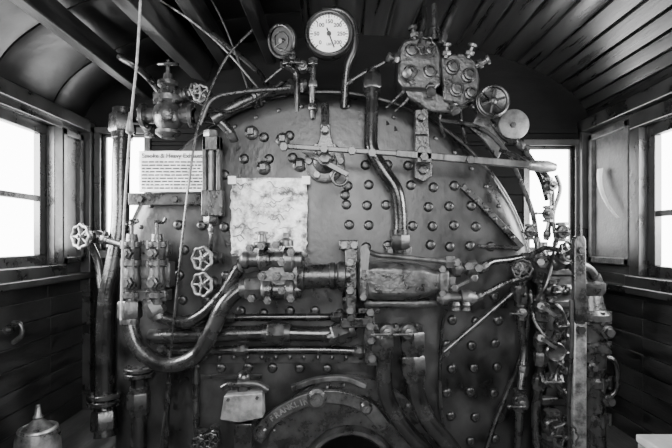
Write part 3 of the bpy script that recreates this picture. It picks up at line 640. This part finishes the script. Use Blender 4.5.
# ---------------- right cluster
pipe([(440,120,.02),(480,128,-.02),(505,150,-.05),(522,185,-.06),(533,215,-.07),(538,250,-.08)],2.2,'thin pipe following the boiler shoulder',M_IRON,nuts=(.95,))
pipe([(500,150,-.04),(525,160,-.1),(548,178,-.12),(552,205,-.12),(546,240,-.1)],2.4,'thin bent pipe at the boiler shoulder',M_PIPE,nuts=(.35,.96))
pipe([(488,118,0),(505,138,-.02),(520,145,-.03),(540,175,-.04),(548,200,-.04)],3,'dark bent pipe at the boiler shoulder',M_PIPE,nuts=(.5,))
pipe([(556,175,-.1),(560,190,-.1),(553,215,-.1),(556,240,-.1)],2,'thin kinked pipe in front of the window',M_DARK)
T=Thing('valve_block','dark ribbed cast valve chest crowded against the boiler edge','manifold')
mb=MB(); mb.prism([(546,256),(572,252),(582,268),(584,330),(578,344),(582,400),(580,440),(548,440),(544,400),(550,372),(544,340),(548,300)],-.06,.06)
mb.pbox(542,300,586,308,-.075,.07); mb.pbox(540,352,584,360,-.075,.07); mb.pbox(542,398,586,406,-.075,.07); mb.pbox(544,268,584,276,-.075,.07); T.add(mb,'chest_body',M_STUD,bev=.006)
mb=MB()
for px,py,r in ((566,290,6),(570,318,7),(563,336,5),(570,376,8),(562,392,5),(566,420,6),(570,262,5)): mb.lathe(V(px,py,-.06),-Y,[(0,U(r)),(.012,U(r)),(.016,U(r*.7)),(.03,U(r*.7)),(.034,U(r*.4)),(.045,U(r*.4))],6)
T.add(mb,'side_plug',M_IRON)
for P,r,l,m in (
  ([(548,300,-.13),(560,308,-.16),(566,325,-.16),(562,345,-.14)],1.8,'thin tangled pipe looping over the valve chest',M_IRON),
  ([(530,290,-.1),(534,320,-.15),(548,340,-.17),(566,352,-.14)],1.6,'thin tangled pipe looping over the valve chest',M_DARK),
  ([(562,360,-.14),(556,380,-.17),(566,400,-.17),(572,425,-.12)],2.0,'thin tangled pipe looping over the valve chest',M_PIPE),
  ([(530,256,-.09),(545,248,-.14),(560,252,-.16),(574,270,-.13)],2.2,'short arched pipe above the valve chest',M_IRON),
  ([(556,240,-.1),(552,262,-.14),(546,285,-.16),(536,300,-.14)],1.8,'thin down pipe crossing the water column',M_DARK)):
    pipe(P,r,l,m,nuts=(.05,.95))
T=Thing('water_column','upright water column with try cocks and gauge fittings','water gauge')
mb=MB(); c=V(541,350,-.1); u=U(1,-.1)
mb.lathe(c,Z,[(0,4*u),(4*u,7*u),(12*u,7*u),(14*u,4*u),(28*u,4*u),(30*u,8*u),(38*u,9*u),(46*u,8*u),(48*u,4*u),(66*u,4*u),(68*u,8*u),(76*u,8*u),(82*u,10*u),(92*u,10*u),(98*u,6*u),(108*u,6*u)],18); T.add(mb,'column',M_IRON)
mb=MB()
for py in (262,306,338): mb.cyl(V(541,py,-.1),V(541,py,.02),.018); mb.hexn(V(541,py,-.14),Y,U(6),.03); mb.cyl(V(541,py,-.15),V(541,py,-.19),U(3))
T.add(mb,'cock',M_CAST)
mb=MB()
for py in (306,338): mb.bar(V(541,py,-.19),V(556,py+10,-.19),U(3),.01)
T.add(mb,'cock_handle',M_LEVER)
for (px,py,s,pd,sd,w,m,wm,l) in (
  (520,268,7,X,(-.3,-1,0),True,M_CAST,M_IRON,'valve with iron handwheel on the side manifold'),
  (556,262,8,X,(.2,-1,.5),True,M_IRON,M_IRON,'bronze angle valve near the window'),
  (548,186,5,Z,(.3,-1,0),False,M_IRON,M_LEVER,'small oil cock near the throttle grip'),
  (548,214,5,Z,(-.5,-1,0),False,M_IRON,M_DARK,'small dark cock beside the front window'),
  (562,232,6,Z,(-.2,-1,0),False,M_IRON,M_IRON,'small iron cock below the window'),
  (530,232,5,Z,(-.2,-1,0),False,M_IRON,M_IRON,'small bronze cock on boiler shoulder'),
  (551,290,6,Z,(.3,-1,0),False,M_STUD,M_IRON,'iron globe valve beside the water column'),
  (522,312,5,Z,(-.4,-1,0),False,M_CAST,M_LEVER,'small cock with light handle on drain line'),
  (560,325,6,Z,(.1,-1,.1),False,M_IRON,M_BRASS,'bronze cock with bright lever beside the stand'),
  (550,380,7,X,(0,-1,.2),False,M_IRON,M_LEVER,'iron valve low beside the brake stand'),
  (520,400,7,Z,(-.2,-1,0),False,M_IRON,M_IRON,'iron cock on the lower drain pipe'),
  (552,425,9,Z,(0,-1,0),True,M_IRON,M_IRON,'bronze floor valve beside the brake stand')):
    valve(V(px,py,-.08 if px<545 else -.12),pd,Vector(sd),U(s,-.1),l,wheel=w,m=m,wm=wm)
pipe([(520,276,-.08),(518,310,-.06),(524,350,-.05),(520,400,-.08),(518,450,-.05)],3.6,'drain pipe running down beside boiler edge',M_IRON,nuts=(.1,.6))
pipe([(541,350,-.1),(540,375,-.1),(536,410,-.08),(538,450,-.08)],4.6,'dark pipe below the water column',M_PIPE,nuts=(.1,.4))
pipe([(560,330,-.1),(552,345,-.14),(556,362,-.14),(566,372,-.1)],3,'short looping bronze pipe by the gauge',M_CAST,nuts=(.1,.95))
pipe([(530,300,-.07),(524,345,-.04),(508,390,-.03),(494,425,-.03),(486,450,-.03)],2.6,'curved thin black pipe following the boiler edge')
pipe([(563,250,-.06),(575,262,-.08),(590,270,-.05),(598,285,-.02)],4.5,'short curved iron pipe to the brake stand',M_IRON,nuts=(.1,.9))
# brake stand
T=Thing('brake_stand','tall ribbed cast iron brake valve stand on the cab floor','brake stand')
sy=-.02; c=V(590,448,sy); c.z=0; u=U(1,sy)
mb=MB(); mb.lathe(c,Z,[(0,24*u),(5*u,24*u),(8*u,15*u),(34*u,13*u),(36*u,17*u),(42*u,17*u),(44*u,13*u),(70*u,14*u),(72*u,18*u),(78*u,18*u),(80*u,14*u),(104*u,15*u),(106*u,19*u),(113*u,19*u),(115*u,15*u),(134*u,16*u),(136*u,19*u),(142*u,19*u),(146*u,14*u),(160*u,11*u),(164*u,14*u),(172*u,14*u),(176*u,5*u),(182*u,4*u)],28); T.add(mb,'stand_body',M_IRON)
mb=MB()
for h in (39,75,109.5,139):
    for i in range(8): a=i*math.pi/4+.2; mb.lathe(c+Vector((math.cos(a)*16.5*u,math.sin(a)*16.5*u,h*u)),Z,[(-6*u,2.2*u),(6*u,2.2*u)],6)
T.add(mb,'flange_bolt',M_STUD)
mb=MB()
for h,dx,r in ((60,9,6),(92,-7,5),(126,8,7)): mb.lathe(c+Vector((dx*u,-12*u,h*u)),-Y,[(0,r*u),(5*u,r*u),(6*u,r*.6*u),(10*u,r*.6*u)],6)
T.add(mb,'side_boss',M_IRON)
mb=MB(); mb.tube([c+Vector((13*u,-5*u,100*u)),c+Vector((20*u,-9*u,94*u)),c+Vector((21*u,-9*u,70*u)),c+Vector((14*u,-8*u,60*u))],2.8*u); T.add(mb,'bypass_pipe',M_PIPE)
# reverse lever
T=Thing('reverse_lever','tall slim worn two-toned steel lever standing up from the floor','lever')
ry=-.22
mb=MB(); mb.prism([(575,322),(587,322),(587,452),(586,475),(570,475),(573,452)],ry,ry+.02); T.add(mb,'lever_arm',M_WHEEL,bev=.004)
mb=MB(); mb.prism([(575,240),(577,236),(584,236),(586,240),(587,318),(586,324),(576,324),(575,318)],ry-.003,ry+.023); T.add(mb,'grip_plate',M_IRON,bev=.003)
mb=MB(); mb.tube(PT([(571,300,ry-.005),(572,340,ry-.01),(569,400,ry-.01),(570,470,ry)]),U(1.8)); mb.hexn(V(581,330,ry-.008),Y,U(4),.014); mb.hexn(V(581,250,ry-.008),Y,U(3),.014); T.add(mb,'latch_rod',M_DARK)
mb=MB(); mb.bb(V(560,0,ry).x,V(600,0,ry).x,ry-.04,ry+.06,0,.02); T.add(mb,'floor_bracket',M_DARK,bev=.003)
T=Thing('pressure_gauge','small round brass drain gauge beside the lever','gauge'); c=V(556,352,-.17); mb=MB(); mb.lathe(c+Y*.02,-Y,[(0,U(8)),(.02,U(9)),(.026,U(8)),(.022,U(6)),(.02,0)],24); T.add(mb,'case',M_IRON); mb=MB(); mb.cyl(c+Y*.02,c+Y*.09,U(3)); T.add(mb,'stem',M_IRON)
# ---------------- cords
def cord(pts,r,label,m=M_CORD):
    T=Thing('pull_cord',label,'cord'); mb=MB(); mb.tube(PT(pts),U(r),6,8); T.add(mb,'cord',m); return T
T=cord([(141,-8,-.25),(137,60,-.24),(131,120,-.22),(124,220,-.2),(121,320,-.18)],1.1,'pale pull cord hanging from the roof with wooden toggle')
mb=MB(); mb.lathe(V(130,135,-.22),Z,[(0,.003),(.01,.015),(.04,.01),(.08,.004)],14); T.add(mb,'toggle',M_BRIGHT)
cord([(252,30,-.1),(225,60,-.12),(200,118,-.14),(188,190,-.15),(178,280,-.15),(170,360,-.14),(164,420,-.1),(160,450,-.06)],1.2,'dark cord draped down the boiler front',M_IRON)
cord([(150,-6,-.1),(190,20,-.08),(225,50,-.04),(258,88,-.02)],.9,'pale cord strung diagonally beneath the roof',M_WHEEL)
cord([(208,-6,-.05),(222,20,-.03),(238,60,0),(248,90,.02)],.9,'grey cord strung from the roof',M_LEVER)
pipe([(118,56,.1),(135,66,.12),(150,80,.2),(165,100,.25)],3.5,'dark conduit fixed beneath the roof boards',M_DARK)
pipe([(268,100,.02),(262,76,.05),(228,46,.1),(200,24,.12)],3,'dark conduit fixed beneath the roof boards',M_DARK)
# ---------------- loose objects
T=Thing('oil_can','tin oil can with flared neck and cone body on the floor','oil can')
c=V(38,448,-.12); c.z=0; u=U(1,-.12)
mb=MB(); mb.lathe(c,Z,[(0,20*u),(2*u,21*u),(12*u,21*u),(30*u,20*u),(38*u,18*u),(40*u,15*u)],28); T.add(mb,'body',M_CAN)
mb=MB(); mb.torus(c+Z*39*u,Z,16*u,2*u); T.add(mb,'rim',M_BRIGHT)
mb=MB(); mb.lathe(c+Z*39*u,Z,[(0,15*u),(5*u,9*u),(10*u,4*u),(12*u,5*u),(14*u,3.4*u),(24*u,2*u)],18); T.add(mb,'spout',M_CAN)
T=Thing('metal_box','pale rectangular metal box with lid on the floor','box')
mb=MB(); p=V(637,434,-.12); x0=p.x; mb.bb(x0,1.262,-.36,-.12,0,p.z-.03); b=T.add(mb,'case',M_BOX,bev=.006)
mb=MB(); mb.bb(x0-.004,1.264,-.364,-.116,p.z-.03,p.z); T.add(mb,'lid',M_PAPER,bev=.006)
T=Thing('grab_handle','iron grab handle on a round wall plate below the window','handle')
c=Vector((-HW+.03,-.06,V(4,330,-.06).z)); mb=MB(); mb.lathe(c-X*.03,X,[(0,.03),(.01,.03),(.014,.015),(.03,.012)],18); T.add(mb,'wall_plate',M_IRON)
mb=MB(); mb.tube([c+Z*.03,c+X*.03+Z*.02,c+X*.035-Z*.02,c-Z*.05],.009,10); T.add(mb,'handle_bar',M_BRASS)
T=Thing('wall_notice','narrow curved pale strip hanging on the wall panel','paper')
z=V(610,190,.25).z; mb=MB(); R=[]
for i in range(13):
    t=i/12; yc=.33-.14*t*t; w=.024*(1-.5*t); zz=z+.11-.24*t; xx=HW-.03-.01*math.sin(t*3)
    R.append([Vector((xx,yc-w,zz)),Vector((xx-.006,yc,zz)),Vector((xx,yc+w,zz)),Vector((xx+.003,yc,zz))])
mb.rings(R); T.add(mb,'strip',M_PAPER)
for t in THINGS: t.fin()
# ---------------- light, world, camera
w=bpy.data.worlds.new('sky'); bpy.context.scene.world=w; w.use_nodes=True
w.node_tree.nodes['Background'].inputs[0].default_value=(1,1,1,1); w.node_tree.nodes['Background'].inputs[1].default_value=13.0
def area(name,loc,tgt,e,sx,sy):
    l=bpy.data.lights.new(name,'AREA'); l.shape='RECTANGLE'; l.size=sx; l.size_y=sy; l.energy=e
    o=bpy.data.objects.new(name,l); COL.objects.link(o); o.location=loc; o.rotation_euler=(Vector(tgt)-Vector(loc)).to_track_quat('-Z','Y').to_euler(); return o
area('daylight_left_window',(-1.5,-.35,1.2),(.3,0,.9),90,1.0,.6)
area('daylight_right_window',(1.5,-.4,1.2),(-.3,0,.9),65,1.0,.6)
area('rear_highlight_fill',(0,-2.2,1.65),(0,0,1.0),30,1.2,.3)  # added fill from behind for highlights on upper surfaces
cam=bpy.data.cameras.new('camera'); co=bpy.data.objects.new('camera',cam); COL.objects.link(co)
co.location=(0,-D,ZC); co.rotation_euler=(math.pi/2,0,0); cam.lens=36*F/672; cam.sensor_width=36; cam.shift_y=(HZ-224)/672; cam.clip_start=.01
bpy.context.scene.camera=co
